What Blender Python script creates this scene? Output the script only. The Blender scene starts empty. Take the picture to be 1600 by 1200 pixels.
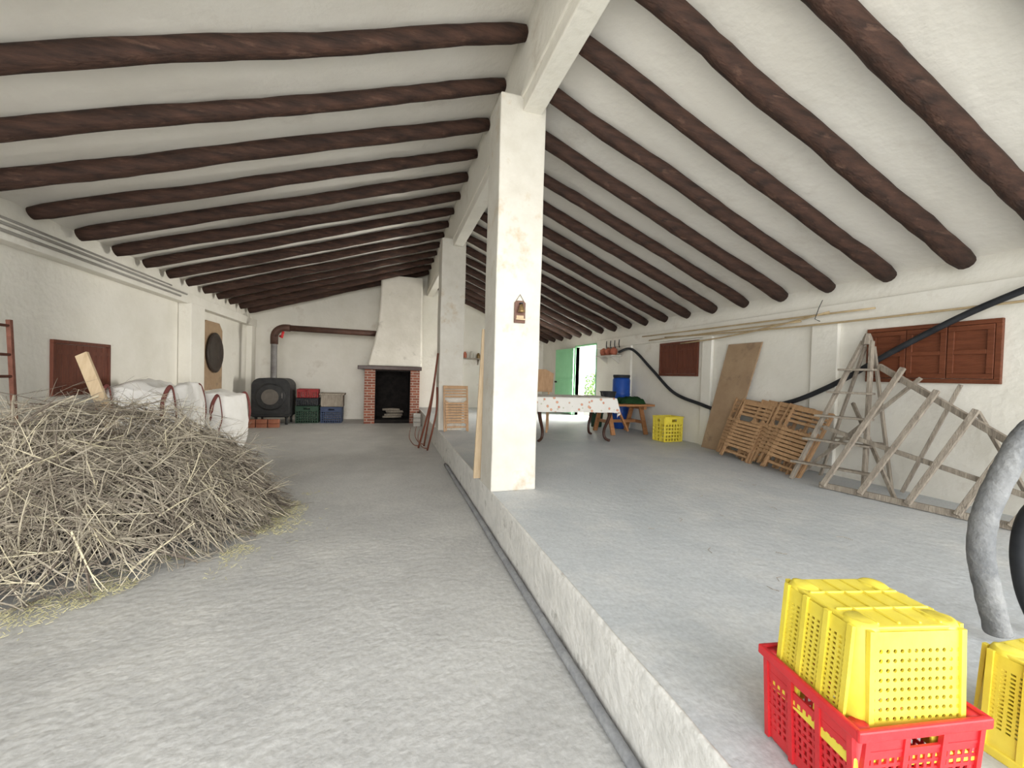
import bpy, math, random
from mathutils import Vector, Matrix, noise
random.seed(7)
R=random.random
def U(a,b): return a+(b-a)*random.random()
V=Vector
S=1.2
CZ=.92       # eye height above the raised floor
LF=-.31      # lower floor level
col=bpy.context.scene.collection

# ---------------------------------------------------------------- materials
def mat(name,c1,c2,scale=6,rough=.8,bump=.2,bscale=None,stretch=(1,1,1),c3=None,c3scale=2,c3lo=.55,c3hi=.7,metal=0,spec=.3,fine=None):
    m=bpy.data.materials.new(name);m.use_nodes=True
    nt=m.node_tree;N=nt.nodes;L=nt.links
    b=N['Principled BSDF'];b.inputs['Roughness'].default_value=rough;b.inputs['Metallic'].default_value=metal
    b.inputs['Specular IOR Level'].default_value=spec
    tc=N.new('ShaderNodeTexCoord');mp=N.new('ShaderNodeMapping');mp.inputs['Scale'].default_value=stretch
    L.new(tc.outputs['Object'],mp.inputs['Vector'])
    n=N.new('ShaderNodeTexNoise');n.inputs['Scale'].default_value=scale;n.inputs['Detail'].default_value=8;n.inputs['Roughness'].default_value=.62
    L.new(mp.outputs[0],n.inputs['Vector'])
    rp=N.new('ShaderNodeValToRGB');rp.color_ramp.elements[0].position=.32;rp.color_ramp.elements[1].position=.68
    rp.color_ramp.elements[0].color=(*c1,1);rp.color_ramp.elements[1].color=(*c2,1)
    L.new(n.outputs['Fac'],rp.inputs[0]);out=rp.outputs[0]
    if c3:
        n3=N.new('ShaderNodeTexNoise');n3.inputs['Scale'].default_value=c3scale;n3.inputs['Detail'].default_value=10;n3.inputs['Roughness'].default_value=.68
        L.new(mp.outputs[0],n3.inputs['Vector'])
        mr=N.new('ShaderNodeMapRange');mr.inputs[1].default_value=c3lo;mr.inputs[2].default_value=c3hi
        L.new(n3.outputs['Fac'],mr.inputs[0])
        mx=N.new('ShaderNodeMix');mx.data_type='RGBA';mx.inputs[7].default_value=(*c3,1)
        L.new(mr.outputs[0],mx.inputs[0]);L.new(out,mx.inputs[6]);out=mx.outputs[2]
    if fine:
        nf=N.new('ShaderNodeTexNoise');nf.inputs['Scale'].default_value=fine;nf.inputs['Detail'].default_value=4
        L.new(tc.outputs['Object'],nf.inputs['Vector'])
        mr=N.new('ShaderNodeMapRange');mr.inputs[1].default_value=.3;mr.inputs[2].default_value=.7;mr.inputs[3].default_value=.88;mr.inputs[4].default_value=1.07
        L.new(nf.outputs['Fac'],mr.inputs[0])
        mx=N.new('ShaderNodeMix');mx.data_type='RGBA';mx.blend_type='MULTIPLY';mx.inputs[0].default_value=1
        L.new(out,mx.inputs[6]);L.new(mr.outputs[0],mx.inputs[7]);out=mx.outputs[2]
    L.new(out,b.inputs['Base Color'])
    if bump:
        nb=N.new('ShaderNodeTexNoise');nb.inputs['Scale'].default_value=bscale or scale*4;nb.inputs['Detail'].default_value=6
        L.new(mp.outputs[0],nb.inputs['Vector'])
        bp=N.new('ShaderNodeBump');bp.inputs['Strength'].default_value=bump;bp.inputs['Distance'].default_value=.02
        L.new(nb.outputs['Fac'],bp.inputs['Height']);L.new(bp.outputs[0],b.inputs['Normal'])
    return m
PLAST=mat('plaster_wall',(.73,.70,.62),(.83,.80,.73),1.3,.9,.35,14,c3=(.54,.48,.39),c3scale=1.3,c3lo=.58,c3hi=.78)
CEIL=mat('plaster_ceiling',(.76,.725,.66),(.84,.81,.75),.9,.9,.45,9,c3=(.62,.57,.50),c3scale=1.0,c3lo=.6,c3hi=.8)
PILL=mat('plaster_pillar',(.52,.49,.43),(.62,.595,.54),2.6,.85,.4,16,c3=(.46,.36,.24),c3scale=2.2,c3lo=.56,c3hi=.70)
CURB=mat('whitewash_curb',(.54,.53,.50),(.72,.70,.66),5,.85,.5,22,c3=(.36,.35,.32),c3scale=5,c3lo=.56,c3hi=.68)
FLL=mat('concrete_lower',(.44,.435,.425),(.54,.535,.52),1.6,.58,.4,20,c3=(.60,.59,.565),c3scale=1.1,c3lo=.5,c3hi=.72,fine=45,spec=.5)
FLR=mat('concrete_raised',(.46,.485,.505),(.555,.57,.58),1.5,.58,.3,16,c3=(.62,.62,.61),c3scale=1.3,c3lo=.5,c3hi=.7,fine=50,spec=.5)
LOG=mat('dark_log',(.024,.014,.011),(.080,.040,.028),3,.75,.6,10,stretch=(1,6,6),c3=(.16,.09,.065),c3scale=2.2,c3lo=.57,c3hi=.76)
REDW=mat('red_brown_wood',(.10,.028,.016),(.17,.05,.026),4,.55,.3,20,stretch=(8,8,1))
REDW2=mat('varnished_wood',(.115,.035,.016),(.19,.06,.028),4,.45,.3,20,stretch=(8,1,8))
CHAIRW=mat('honey_wood',(.33,.19,.095),(.47,.29,.155),5,.5,.2,20,stretch=(6,6,1))
OLDW=mat('weathered_wood',(.22,.185,.15),(.38,.33,.265),5,.85,.5,20,stretch=(6,6,1),c3=(.13,.11,.09),c3scale=4)
PALEW=mat('pale_wood',(.43,.32,.20),(.54,.42,.28),4,.7,.2,20,stretch=(6,6,1))
PLY=mat('plywood',(.31,.205,.125),(.41,.29,.18),2.5,.75,.2,18,c3=(.22,.15,.10),c3scale=3)
ORW=mat('orange_wood',(.30,.13,.05),(.42,.20,.085),5,.5,.2,20,stretch=(1,6,6))
DARKW=mat('dark_table_wood',(.03,.012,.008),(.06,.025,.015),6,.35,.1)
YEL=mat('yellow_plastic',(.68,.54,.045),(.78,.65,.08),9,.42,.08,40,c3=(.60,.48,.12),c3scale=6,c3lo=.6,c3hi=.8,spec=.5)
RED=mat('red_plastic',(.50,.014,.020),(.62,.03,.035),9,.42,.08,40,c3=(.52,.13,.12),c3scale=5,c3lo=.62,c3hi=.85,spec=.5)
GRNP=mat('dark_green_plastic',(.012,.035,.02),(.02,.055,.03),6,.5,.1)
REDD=mat('faded_dark_red_plastic',(.22,.018,.02),(.30,.03,.03),6,.6,.1)
BLUP=mat('blue_plastic',(.01,.05,.25),(.015,.08,.38),6,.4,.1)
BLUD=mat('dark_blue_plastic',(.02,.035,.08),(.035,.055,.115),6,.5,.1)
BLK=mat('black_rubber',(.012,.013,.016),(.03,.032,.036),6,.6,.1)
IRON=mat('black_cast_iron',(.010,.010,.011),(.03,.029,.028),6,.5,.3)
SOOT=mat('soot_black',(.006,.005,.005),(.02,.016,.014),6,.95,.4)
STEEL=mat('dull_flue_steel',(.12,.11,.105),(.21,.20,.19),5,.55,.1,metal=.2)
RUSTP=mat('brown_flue',(.05,.025,.018),(.10,.05,.035),5,.6,.2)
RUST=mat('rusty_iron',(.12,.045,.03),(.24,.10,.07),9,.8,.4)
CONDU=mat('grey_conduit',(.40,.38,.35),(.50,.48,.45),5,.6,.1)
PVC=mat('dirty_grey_pipe',(.20,.205,.22),(.33,.335,.34),5,.6,.3,fine=40)
HOSEG=mat('dusty_rubber_hose',(.13,.135,.14),(.22,.222,.222),6,.95,.5,40,c3=(.33,.33,.32),c3scale=5,c3lo=.45,c3hi=.75,fine=50,spec=.1)
BAGM=mat('white_woven_bag',(.74,.72,.68),(.84,.82,.79),3,.75,.12,120,c3=(.60,.56,.50),c3scale=4,c3lo=.62,c3hi=.82)
STRAP=mat('maroon_strap',(.14,.04,.035),(.22,.07,.06),20,.8,.2)
TARP=mat('green_tarp',(.010,.032,.012),(.018,.058,.020),6,.75,.4,30,spec=.1)
GDOOR=mat('green_painted_metal',(.27,.62,.33),(.33,.70,.40),3,.45,.05)
TERRA=mat('terracotta',(.35,.10,.06),(.48,.17,.10),6,.7,.2)
BRASS=mat('aged_brass',(.20,.13,.06),(.38,.26,.12),12,.4,.1,metal=.8)
STRAW=mat('straw',(.42,.39,.20),(.58,.53,.32),20,.9,0)
GRASS=mat('outside_ground',(.50,.48,.40),(.62,.59,.50),1.5,.95,.3)
LEAF=mat('leaves',(.12,.24,.05),(.32,.48,.15),9,.7,.1)
CANE=mat('cane',(.42,.31,.17),(.54,.42,.25),12,.6,.1)
CIND=mat('pale_block',(.42,.40,.37),(.58,.55,.50),8,.9,.4)
BRICKS=mat('loose_brick',(.26,.09,.055),(.36,.15,.09),8,.9,.4)
CORD=mat('cord',(.10,.07,.04),(.16,.12,.07),20,.9,0)
LABELM=mat('dark_plaque',(.10,.045,.03),(.15,.07,.045),12,.5,.1)
PANM=mat('dark_pan',(.03,.022,.018),(.06,.045,.035),8,.5,.1)  # own dark colour of the hung pan
def brick():
    m=mat('brick_jamb',(.3,.1,.06),(.4,.15,.1),8,.9,.2);nt=m.node_tree;N=nt.nodes;L=nt.links
    b=N['Principled BSDF'];tc=N.new('ShaderNodeTexCoord')
    sx=N.new('ShaderNodeSeparateXYZ');cx=N.new('ShaderNodeCombineXYZ');ad=N.new('ShaderNodeMath')
    L.new(tc.outputs['Object'],sx.inputs[0]);L.new(sx.outputs[0],ad.inputs[0]);L.new(sx.outputs[1],ad.inputs[1])
    L.new(ad.outputs[0],cx.inputs[0]);L.new(sx.outputs[2],cx.inputs[1])
    t=N.new('ShaderNodeTexBrick');t.inputs['Scale'].default_value=1;t.inputs['Brick Width'].default_value=.24;t.inputs['Row Height'].default_value=.075
    t.inputs['Mortar Size'].default_value=.01;t.inputs['Color1'].default_value=(.27,.09,.055,1);t.inputs['Color2'].default_value=(.18,.06,.04,1);t.inputs['Mortar'].default_value=(.34,.29,.24,1)
    L.new(cx.outputs[0],t.inputs[0]);L.new(t.outputs[0],b.inputs['Base Color']);return m
BRK=brick()
def flowers():
    m=mat('floral_cloth',(.7,.66,.6),(.8,.77,.72),8,.8,.1);nt=m.node_tree;N=nt.nodes;L=nt.links
    b=N['Principled BSDF'];tc=N.new('ShaderNodeTexCoord')
    vo=N.new('ShaderNodeTexVoronoi');vo.inputs['Scale'].default_value=12;L.new(tc.outputs['Object'],vo.inputs['Vector'])
    r=N.new('ShaderNodeValToRGB');e=r.color_ramp.elements;e[0].position=0;e[0].color=(.70,.48,.28,1);e[1].position=.12;e[1].color=(.60,.24,.17,1)
    x=e.new(.22);x.color=(.64,.36,.28,1);x=e.new(.26);x.color=(.50,.52,.42,1);x=e.new(.31);x.color=(.70,.68,.64,1)
    r.color_ramp.interpolation='CONSTANT'
    L.new(vo.outputs['Distance'],r.inputs[0]);L.new(r.outputs[0],b.inputs['Base Color']);return m
CLOTH=flowers()
def twigm():
    m=bpy.data.materials.new('dry_twigs');m.use_nodes=True;nt=m.node_tree;N=nt.nodes;L=nt.links
    b=N['Principled BSDF'];b.inputs['Roughness'].default_value=.8
    a=N.new('ShaderNodeAttribute');a.attribute_name='tone'
    r=N.new('ShaderNodeValToRGB');e=r.color_ramp.elements;e[0].color=(.035,.027,.022,1);e[1].color=(.64,.57,.40,1);e[1].position=1
    for p,c in ((.3,(.15,.12,.095,1)),(.55,(.30,.26,.205,1)),(.8,(.45,.40,.31,1))):
        x=e.new(p);x.color=c
    L.new(a.outputs['Fac'],r.inputs[0]);L.new(r.outputs[0],b.inputs['Base Color']);return m
TWIG=twigm()

# ---------------------------------------------------------------- mesh builder
class MB:
    def __init__(s,M=None): s.v=[];s.f=[];s.M=M or Matrix();s.tone=[];s.ct=0
    def av(s,p): s.v.append(s.M@V(p));s.tone.append(s.ct);return len(s.v)-1
    def mat_box(s,M,sx,sy,sz):
        i=len(s.v)
        for z in (-.5,.5):
            for x,y in ((-.5,-.5),(.5,-.5),(.5,.5),(-.5,.5)): s.av(M@V((x*sx,y*sy,z*sz)))
        for q in ((3,2,1,0),(4,5,6,7),(0,1,5,4),(1,2,6,5),(2,3,7,6),(3,0,4,7)): s.f.append([i+k for k in q])
        return s
    def box(s,x0,x1,y0,y1,z0,z1):
        return s.mat_box(Matrix.Translation(((x0+x1)/2,(y0+y1)/2,(z0+z1)/2)),x1-x0,y1-y0,z1-z0)
    def bar(s,p,q,w,h,up=(0,0,1)):
        p,q=V(p),V(q);d=(q-p);l=d.length;d.normalize();u=V(up)
        if abs(d.dot(u))>.97:u=V((0,1,0)) if abs(d.y)<.9 else V((1,0,0))
        a=d.cross(u).normalized();b=a.cross(d)
        M=Matrix((a,d,b)).transposed().to_4x4();M.translation=(p+q)/2
        return s.mat_box(M,w,l,h)
    def tube(s,pts,rads,n=8,cap=True,flat=1):
        pts=[V(p) for p in pts]
        if not hasattr(rads,'__len__'): rads=[rads]*len(pts)
        base=len(s.v);pa=None
        for i,p in enumerate(pts):
            d=(pts[min(i+1,len(pts)-1)]-pts[max(i-1,0)]).normalized()
            if pa is None:
                pa=d.cross(V((0,0,1)))
                if pa.length<.1: pa=d.cross(V((0,1,0)))
            a=(pa-d*pa.dot(d)).normalized();pa=a;b=d.cross(a)
            for k in range(n):
                t=2*math.pi*k/n
                s.av(p+a*math.cos(t)*rads[i]+b*math.sin(t)*rads[i]*flat)
        for i in range(len(pts)-1):
            for k in range(n):
                k2=(k+1)%n;s.f.append([base+i*n+k,base+i*n+k2,base+(i+1)*n+k2,base+(i+1)*n+k])
        if cap:
            s.f.append([base+k for k in range(n)][::-1]);s.f.append([base+(len(pts)-1)*n+k for k in range(n)])
        return s
    def lathe(s,prof,c,n=20,cap=True):
        c=V(c);base=len(s.v)
        for r,z in prof:
            for k in range(n):
                t=2*math.pi*k/n;s.av(c+V((r*math.cos(t),r*math.sin(t),z)))
        for i in range(len(prof)-1):
            for k in range(n):
                k2=(k+1)%n;s.f.append([base+i*n+k,base+i*n+k2,base+(i+1)*n+k2,base+(i+1)*n+k])
        if cap:
            s.f.append([base+k for k in range(n)][::-1]);s.f.append([base+(len(prof)-1)*n+k for k in range(n)])
        return s
    def grid(s,fn,nu,nv):
        b=len(s.v)
        for i in range(nu+1):
            for j in range(nv+1): s.av(fn(i/nu,j/nv))
        for i in range(nu):
            for j in range(nv):
                q=b+i*(nv+1)+j;s.f.append([q,q+nv+1,q+nv+2,q+1])
        return s
    def prism(s,poly,ext):
        b=len(s.v);n=len(poly);e=V(ext)
        for p in poly:s.av(p)
        for p in poly:s.av(V(p)+e)
        s.f.append([b+i for i in range(n)][::-1]);s.f.append([b+n+i for i in range(n)])
        for i in range(n):
            j=(i+1)%n;s.f.append([b+i,b+j,b+n+j,b+n+i])
        return s
    def panel(s,O,Uv,Vv,nu,nv,kind,fx=.6,fy=.6,th=.004,stag=False):
        O,Uv,Vv=V(O),V(Uv),V(Vv);Nn=Uv.cross(Vv).normalized()*th/2
        us,vs=Uv/nu,Vv/nv
        pat=[(-1,-1),(0,-1),(1,-1),(1,0),(1,1),(0,1),(-1,1),(-1,0)]
        for i in range(nu):
            for j in range(nv):
                c=O+us*(i+.5)+vs*(j+.5);b=len(s.v)
                for sg in (1,-1):
                    for x,y in pat: s.av(c+us*x*.5+vs*y*.5+Nn*sg)
                    for x,y in pat:
                        if kind=='round':
                            l=math.hypot(x,y);r=fx;p=us.normalized()*x/l*r+vs.normalized()*y/l*r
                        else: p=us*x*.5*fx+vs*y*.5*fy
                        s.av(c+p+Nn*sg)
                for k in range(8):
                    m=(k+1)%8
                    s.f.append([b+k,b+m,b+8+m,b+8+k]);s.f.append([b+16+m,b+16+k,b+24+k,b+24+m])
                    s.f.append([b+8+k,b+8+m,b+24+m,b+24+k])
        return s
    def make(s,name,m,parent=None,smooth=False,bevel=0,label=None,cat=None,group=None,kind=None,tone=False):
        xs=[p.x for p in s.v];ys=[p.y for p in s.v];zs=[p.z for p in s.v]
        c=V(((min(xs)+max(xs))/2,(min(ys)+max(ys))/2,min(zs)))
        me=bpy.data.meshes.new(name);me.from_pydata([p-c for p in s.v],[],s.f);me.update()
        if tone:
            at=me.attributes.new('tone','FLOAT','POINT')
            at.data.foreach_set('value',s.tone)
        me.materials.append(m)
        if smooth: me.polygons.foreach_set('use_smooth',[True]*len(me.polygons))
        ob=bpy.data.objects.new(name,me);col.objects.link(ob)
        if parent:
            par=parent;off=V((0,0,0))
            while par: off+=par.location;par=par.parent
            ob.parent=parent;ob.location=c-off
        else: ob.location=c
        if bevel:
            bv=ob.modifiers.new('bevel','BEVEL');bv.width=bevel;bv.segments=2;bv.limit_method='ANGLE'
        tag(ob,label,cat,group,kind);return ob
def tag(ob,label=None,cat=None,group=None,kind=None):
    if label: ob['label']=label
    if cat: ob['category']=cat
    if group: ob['group']=group
    if kind: ob['kind']=kind
def thing(name,label,cat,loc,group=None):
    e=bpy.data.objects.new(name,None);e.location=V(loc);e.empty_display_size=.1;col.objects.link(e)
    tag(e,label,cat,group);return e
def T(x,y,z,yaw=0,pitch=0,roll=0):
    return Matrix.Translation((x,y,z))@Matrix.Rotation(yaw,4,'Z')@Matrix.Rotation(pitch,4,'X')@Matrix.Rotation(roll,4,'Y')
def nz(p,s=1): return noise.noise(V(p)*s)
def spline(pts,n):
    pts=[V(p) for p in pts];P=[pts[0]]+pts+[pts[-1]];o=[]
    for i in range(1,len(P)-2):
        for k in range(n):
            t=k/n;a,b,c,d=P[i-1],P[i],P[i+1],P[i+2]
            o.append(.5*((2*b)+(c-a)*t+(2*a-5*b+4*c-d)*t*t+(3*b-a-3*c+d)*t**3))
    o.append(pts[-1]);return o

# ---------------------------------------------------------------- room shell
XL,XR,XC=-3.2,4.38,.79
YN,YF=-1.3,11.2
def zl(x): return 1.344+.318*(x+3.157)+CZ      # centre line of the logs, lower bay
def zr(x): return .989+.402*(4.296-x)+CZ
def slab(x0,x1,y0,y1,z,nx,ny,amp,seed):
    mb=MB()
    mb.grid(lambda u,v:V((x0+(x1-x0)*u,y0+(y1-y0)*v,z+amp*nz((x0+(x1-x0)*u,y0+(y1-y0)*v,seed),1.3))),nx,ny)
    return mb
m=slab(XL,XC+.02,YN,YF,LF,40,120,.006,1);m.box(XL,XC,YN,YF,LF-.2,LF-.03);m.make('floor',FLL,smooth=True,kind='structure')
m=slab(XC+.008,XR,YN,YF,0,40,120,.003,5);m.box(XC+.06,XR,YN,YF,-.3,-.03);m.make('floor.001',FLR,smooth=True,kind='structure')
mb=MB()   # whitewashed step between the two floors
def curbf(u,v):
    y=YN+(YF-YN)*u
    pr=[(XC-.006,LF-.03),(XC-.004,LF+.02),(XC-.002,LF+.1),(XC-.002,-.06),(XC-.001,-.010),(XC+.003,.003),(XC+.012,.004),(XC+.018,-.02)]
    k=min(int(v*7+.01),7);x,z=pr[k]
    return V((x+.005*nz((y*3,z*4,0),1.2)+.002*nz((y*14,z*9,3)),y,z+(.004*nz((y*5,x,9)) if k<6 else 0)))
mb.grid(curbf,420,7);mb.make('trim_1',CURB,smooth=True,kind='structure')
# walls
MB().box(XL-.25,XL,YN,YF+.2,LF-.2,zl(XL)+.12).make('wall_left',PLAST,kind='structure')
mb=MB();zt=zr(XR)+.12
mb.box(XR,XR+.25,YN,8.0,-.4,zt);mb.box(XR,XR+.25,9.0,YF+.2,-.4,zt);mb.box(XR,XR+.25,8.0,9.0,1.66,zt);mb.box(XR,XR+.25,8,9,-.4,0)
mb.make('wall_right',PLAST,kind='structure')
MB().prism([(XL-.25,YF,LF-.2),(XR+.25,YF,LF-.2),(XR+.25,YF,zr(XR)+.15),(1.1,YF,3.8),(XL-.25,YF,zl(XL)+.1)],(0,.2,0)).make('wall_back',PLAST,kind='structure')
def ceilf(fn,x0,x1,seed):
    def g(u,v):
        x=x0+(x1-x0)*u;y=YN+(YF-YN)*v
        return V((x,y,fn(x)+.072+.010*nz((x*1.2,y*1.6,seed))))
    return g
MB().grid(ceilf(zl,XL-.1,1.1,2),50,120).grid(lambda u,v:ceilf(zl,XL-.1,1.1,2)(u,v)+V((0,0,.15)),4,4).make('ceiling',CEIL,smooth=True,kind='structure')
MB().grid(ceilf(zr,1.05,XR+.1,8),50,120).grid(lambda u,v:ceilf(zr,1.05,XR+.1,8)(u,v)+V((0,0,.15)),4,4).make('ceiling.001',CEIL,smooth=True,kind='structure')
# left wall ledge, piers
MB().box(XL,XL+.14,YN,YF,1.93,2.10).make('trim_2',PLAST,bevel=.01,kind='structure')
MB().box(XL,XL+.18,7.7,8.2,LF,1.95).make('trim_3',PLAST,bevel=.01,kind='structure')
MB().box(XL,XL+.12,10.9,YF,LF,1.95).make('trim_4',PLAST,bevel=.01,kind='structure')
MB().box(XR-.045,XR,YN,7.9,1.56,1.74).make('trim_5',PLAST,bevel=.008,kind='structure')
for i,(a,b) in enumerate(((2.95,3.22),(4.62,4.8),(6.6,6.8))):
    MB().box(XR-.045,XR,a,b,0,1.56).make('trim_%d'%(6+i),PLAST,bevel=.008,kind='structure')
# ridge beam and pillars
mb=MB();mb.box(.97,1.13,YN,YF,3.0,3.75);mb.box(.955,.985,YN,YF,3.10,3.16);mb.box(1.115,1.145,YN,YF,3.06,3.12)
mb.make('ridge_beam',PLAST,bevel=.010,label='whitewashed ridge beam running along the roof apex',cat='beam')
def pillar(x0,x1,y0,y1,label,ht):
    mb=MB();n=30
    for k in range(n+1):
        z=ht*k/n
        for (x,y) in ((x0,y0),((x0+x1)/2,y0),(x1,y0),(x1,(y0+y1)/2),(x1,y1),((x0+x1)/2,y1),(x0,y1),(x0,(y0+y1)/2)):
            mb.av((x+.006*nz((x*3,z*2,y)),y+.006*nz((y,z*2,x*4)),z))
    for k in range(n):
        for j in range(8):
            a=k*8+j;b=k*8+(j+1)%8;mb.f.append([a,b,b+8,a+8])
    mb.f.append(list(range(8))[::-1]);mb.f.append([n*8+j for j in range(8)])
    mb.make('support_pillar',PILL,bevel=.012,label=label,cat='pillar',group='roof support pillars')
pillar(XC,1.165,3.064,3.435,'square whitewashed pillar with small bell plaque on its face',3.12)
pillar(XC,1.18,6.6,6.98,'square whitewashed pillar behind a folded chair',3.12)
# roof logs
def log(p,q,r,seed,label):
    p,q=V(p),V(q);n=34;pts=[];rs=[]
    bow=.02*nz((seed*3.1,0,7));
    for k in range(n+1):
        t=k/n;c=p.lerp(q,t)
        pts.append(c+V((0,.022*nz((seed*5.3,t*4,1)),.012*nz((seed*2.7,t*5,4))+bow*math.sin(math.pi*t))))
        rs.append(r*(1.06-.12*t+.10*nz((seed*9.1,t*13,2))+.07*nz((seed*4,t*31,5)))*(.84 if k in(0,n) else 1))
    mb=MB();mb.tube(pts,rs,12)
    return mb.make('roof_beam',LOG,smooth=True,label=label,cat='beam',group='log roof beams')
for i in range(-2,14):
    y=3.032+.60*i
    if y<YF-.1: log((-3.13,y,zl(-3.13)),(.96,y,zl(.96)),U(.064,.078) if i>=0 else .08,i+20,'dark brown rough log roof beam under white plaster')
for i in range(-3,18):
    y=2.008+.51*i
    if y<YF-.1: log((4.30,y,zr(4.30)),(1.13,y,zr(1.13)),U(.060,.070),i+60,'dark brown rough log roof beam under white plaster')

# ---------------------------------------------------------------- windows and door
def shutter_window(n,xw,sgn,y0,y1,z0,z1,m,leafs,panelled,lab):
    root=thing('window_%d'%n,None,None,(xw,(y0+y1)/2,z0));root['kind']='structure'
    f=.035;x0,x1=sorted((xw,xw+sgn*.03))
    mb=MB();mb.box(x0,x1,y0,y1,z0,z0+f).box(x0,x1,y0,y1,z1-f,z1).box(x0,x1,y0,y0+f,z0+f,z1-f).box(x0,x1,y1-f,y1,z0+f,z1-f)
    mb.make('frame',m,root,bevel=.003)
    w=(y1-y0-2*f)/leafs
    for k in range(leafs):
        a=y0+f+k*w+.003;b=a+w-.006;c,d=z0+f+.003,z1-f-.003
        mb=MB();xa,xb=sorted((xw,xw+sgn*.018))
        if not panelled:
            npl=4;pw=(b-a)/npl
            for j in range(npl): mb.box(xa,xb,a+j*pw+.002,a+(j+1)*pw-.002,c,d)
        else:
            mb.box(xa,xb,a,b,c,d)
        sh=mb.make('shutter',m,root,bevel=.002)
        if panelled:
            xc,xd=sorted((xw+sgn*.018,xw+sgn*.034));g=.04
            mb=MB();mb.box(xc,xd,a,b,c,c+g).box(xc,xd,a,b,d-g,d).box(xc,xd,a,a+g,c+g,d-g).box(xc,xd,b-g,b,c+g,d-g)
            mb.box(xc,xd,a+g,b-g,(c+d)/2-.018,(c+d)/2+.018)
            mb.make('panel_frame',m,sh,bevel=.003)
        else:
            xc,xd=sorted((xw+sgn*.018,xw+sgn*.028))
            mb=MB();mb.box(xc,xd,a,b,c+.06,c+.10).box(xc,xd,a,b,d-.10,d-.06);mb.make('batten',m,sh)
shutter_window(1,XL,1,5.16,6.03,.586,1.156,REDW,2,False,'')
shutter_window(2,XR,-1,1.81,2.70,.96,1.455,REDW2,3,True,'')
shutter_window(3,XR,-1,4.9,5.78,.99,1.53,REDW,2,False,'')
d=thing('door_1',None,None,(XR,8.5,0));d['kind']='structure'
mb=MB();mb.box(XR-.01,XR+.1,7.96,8.0,0,1.70).box(XR-.01,XR+.1,9.0,9.04,0,1.70).box(XR-.01,XR+.1,8.0,9.0,1.66,1.70);mb.make('frame',GDOOR,d,bevel=.003)
mb=MB(T(XR-.03,9.02,.02,math.radians(5)));mb.box(-.035,0,0,.9,0,1.62)
lf=mb.make('door_leaf',GDOOR,d,bevel=.004)
mb=MB(T(XR-.03,9.02,.02,math.radians(5)))
for z in (.05,.8,1.5): mb.box(-.05,-.035,.03,.87,z,z+.06)
mb.make('door_brace',GDOOR,lf)
mb=MB(T(XR-.03,9.02,.02,math.radians(5)));mb.box(-.075,-.035,.8,.86,.76,.80);mb.make('door_handle',BLK,lf)

# ---------------------------------------------------------------- outdoors
MB().grid(lambda u,v:V((-40+80*u,-40+90*v,LF-.06)),2,2).make('ground',GRASS,kind='structure')
mb=MB()
for k in range(2600):
    a=U(0,6.283);r=math.sqrt(R());x=7.6+1.6*r*math.cos(a);y=13.5+2.8*r*math.sin(a);z=LF+U(0,1.4)*math.sqrt(max(0,1-r*r))+U(0,.1)
    M=T(x,y,z,U(0,6),U(-1,1),U(-1,1));s=U(.05,.11);i=len(mb.v)
    for p in ((-s,0,0),(0,-s*.4,0),(s,0,0),(0,s*.4,0)): mb.av(M@V(p))
    mb.f.append([i,i+1,i+2,i+3])
mb.make('hedge',LEAF,label='sunlit green hedge outside the open green door',cat='hedge',kind='stuff')

# ---------------------------------------------------------------- twig pile
CX,CY,RX,RY,HP=-2.08,3.82,1.22,1.28,.92
def hp(x,y):
    r2=((x-CX)/RX)**2+((y-CY)/RY)**2
    if r2>=1: return 0
    return HP*(1-r2)**.95*(1+.28*nz((x*2,y*2,3)))
mb=MB();mb.ct=.0
def mound(u,v):
    a=u*2*math.pi;r=v*.83;x=CX+RX*r*math.cos(a);y=CY+RY*r*math.sin(a)
    x=max(x,XL+.03);return V((x,y,LF+max(0,hp(x,y)*.58-.03)+.02*nz((x*8,y*8,1))))
mb.grid(mound,48,16)
def twig(p,d,L,r,depth=0,ct=None,free=.025):
    n=max(3,int(L/.065));q=p.copy();d=d.normalized()
    q.x=max(q.x,XL+.05);q.z=max(q.z,LF+.01)
    pts=[q.copy()];rs=[r]
    wob=V((U(-1,1),U(-1,1),U(-.8,.8)))*.035
    for k in range(n):
        d=(d+wob+V((U(-1,1),U(-1,1),U(-1,1)))*.09).normalized()
        top=LF+hp(q.x,q.y)*1.06+free
        if q.z>top and d.z>-.2: d.z-=.11
        q=q+d*(L/n)
        if q.z<LF+.008: q.z=LF+.008+R()*.01;d.z=abs(d.z)*.4
        if q.x<XL+.05:q.x=XL+.05
        pts.append(q.copy());rs.append(r*(1-.75*(k+1)/n)+.0006)
        if depth<2 and R()<(.5 if depth==0 else .30) and k<n-1:
            dd=(d+V((U(-1,1),U(-1,1),U(-.5,.8)))*.62)
            twig(q.copy(),dd,L*U(.22,.48),rs[-1]*.6,depth+1,ct,free)
    mb.ct=min(1,max(0,ct+U(-.12,.12)))
    mb.tube(pts,rs,4 if r>.0035 else 3)
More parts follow.
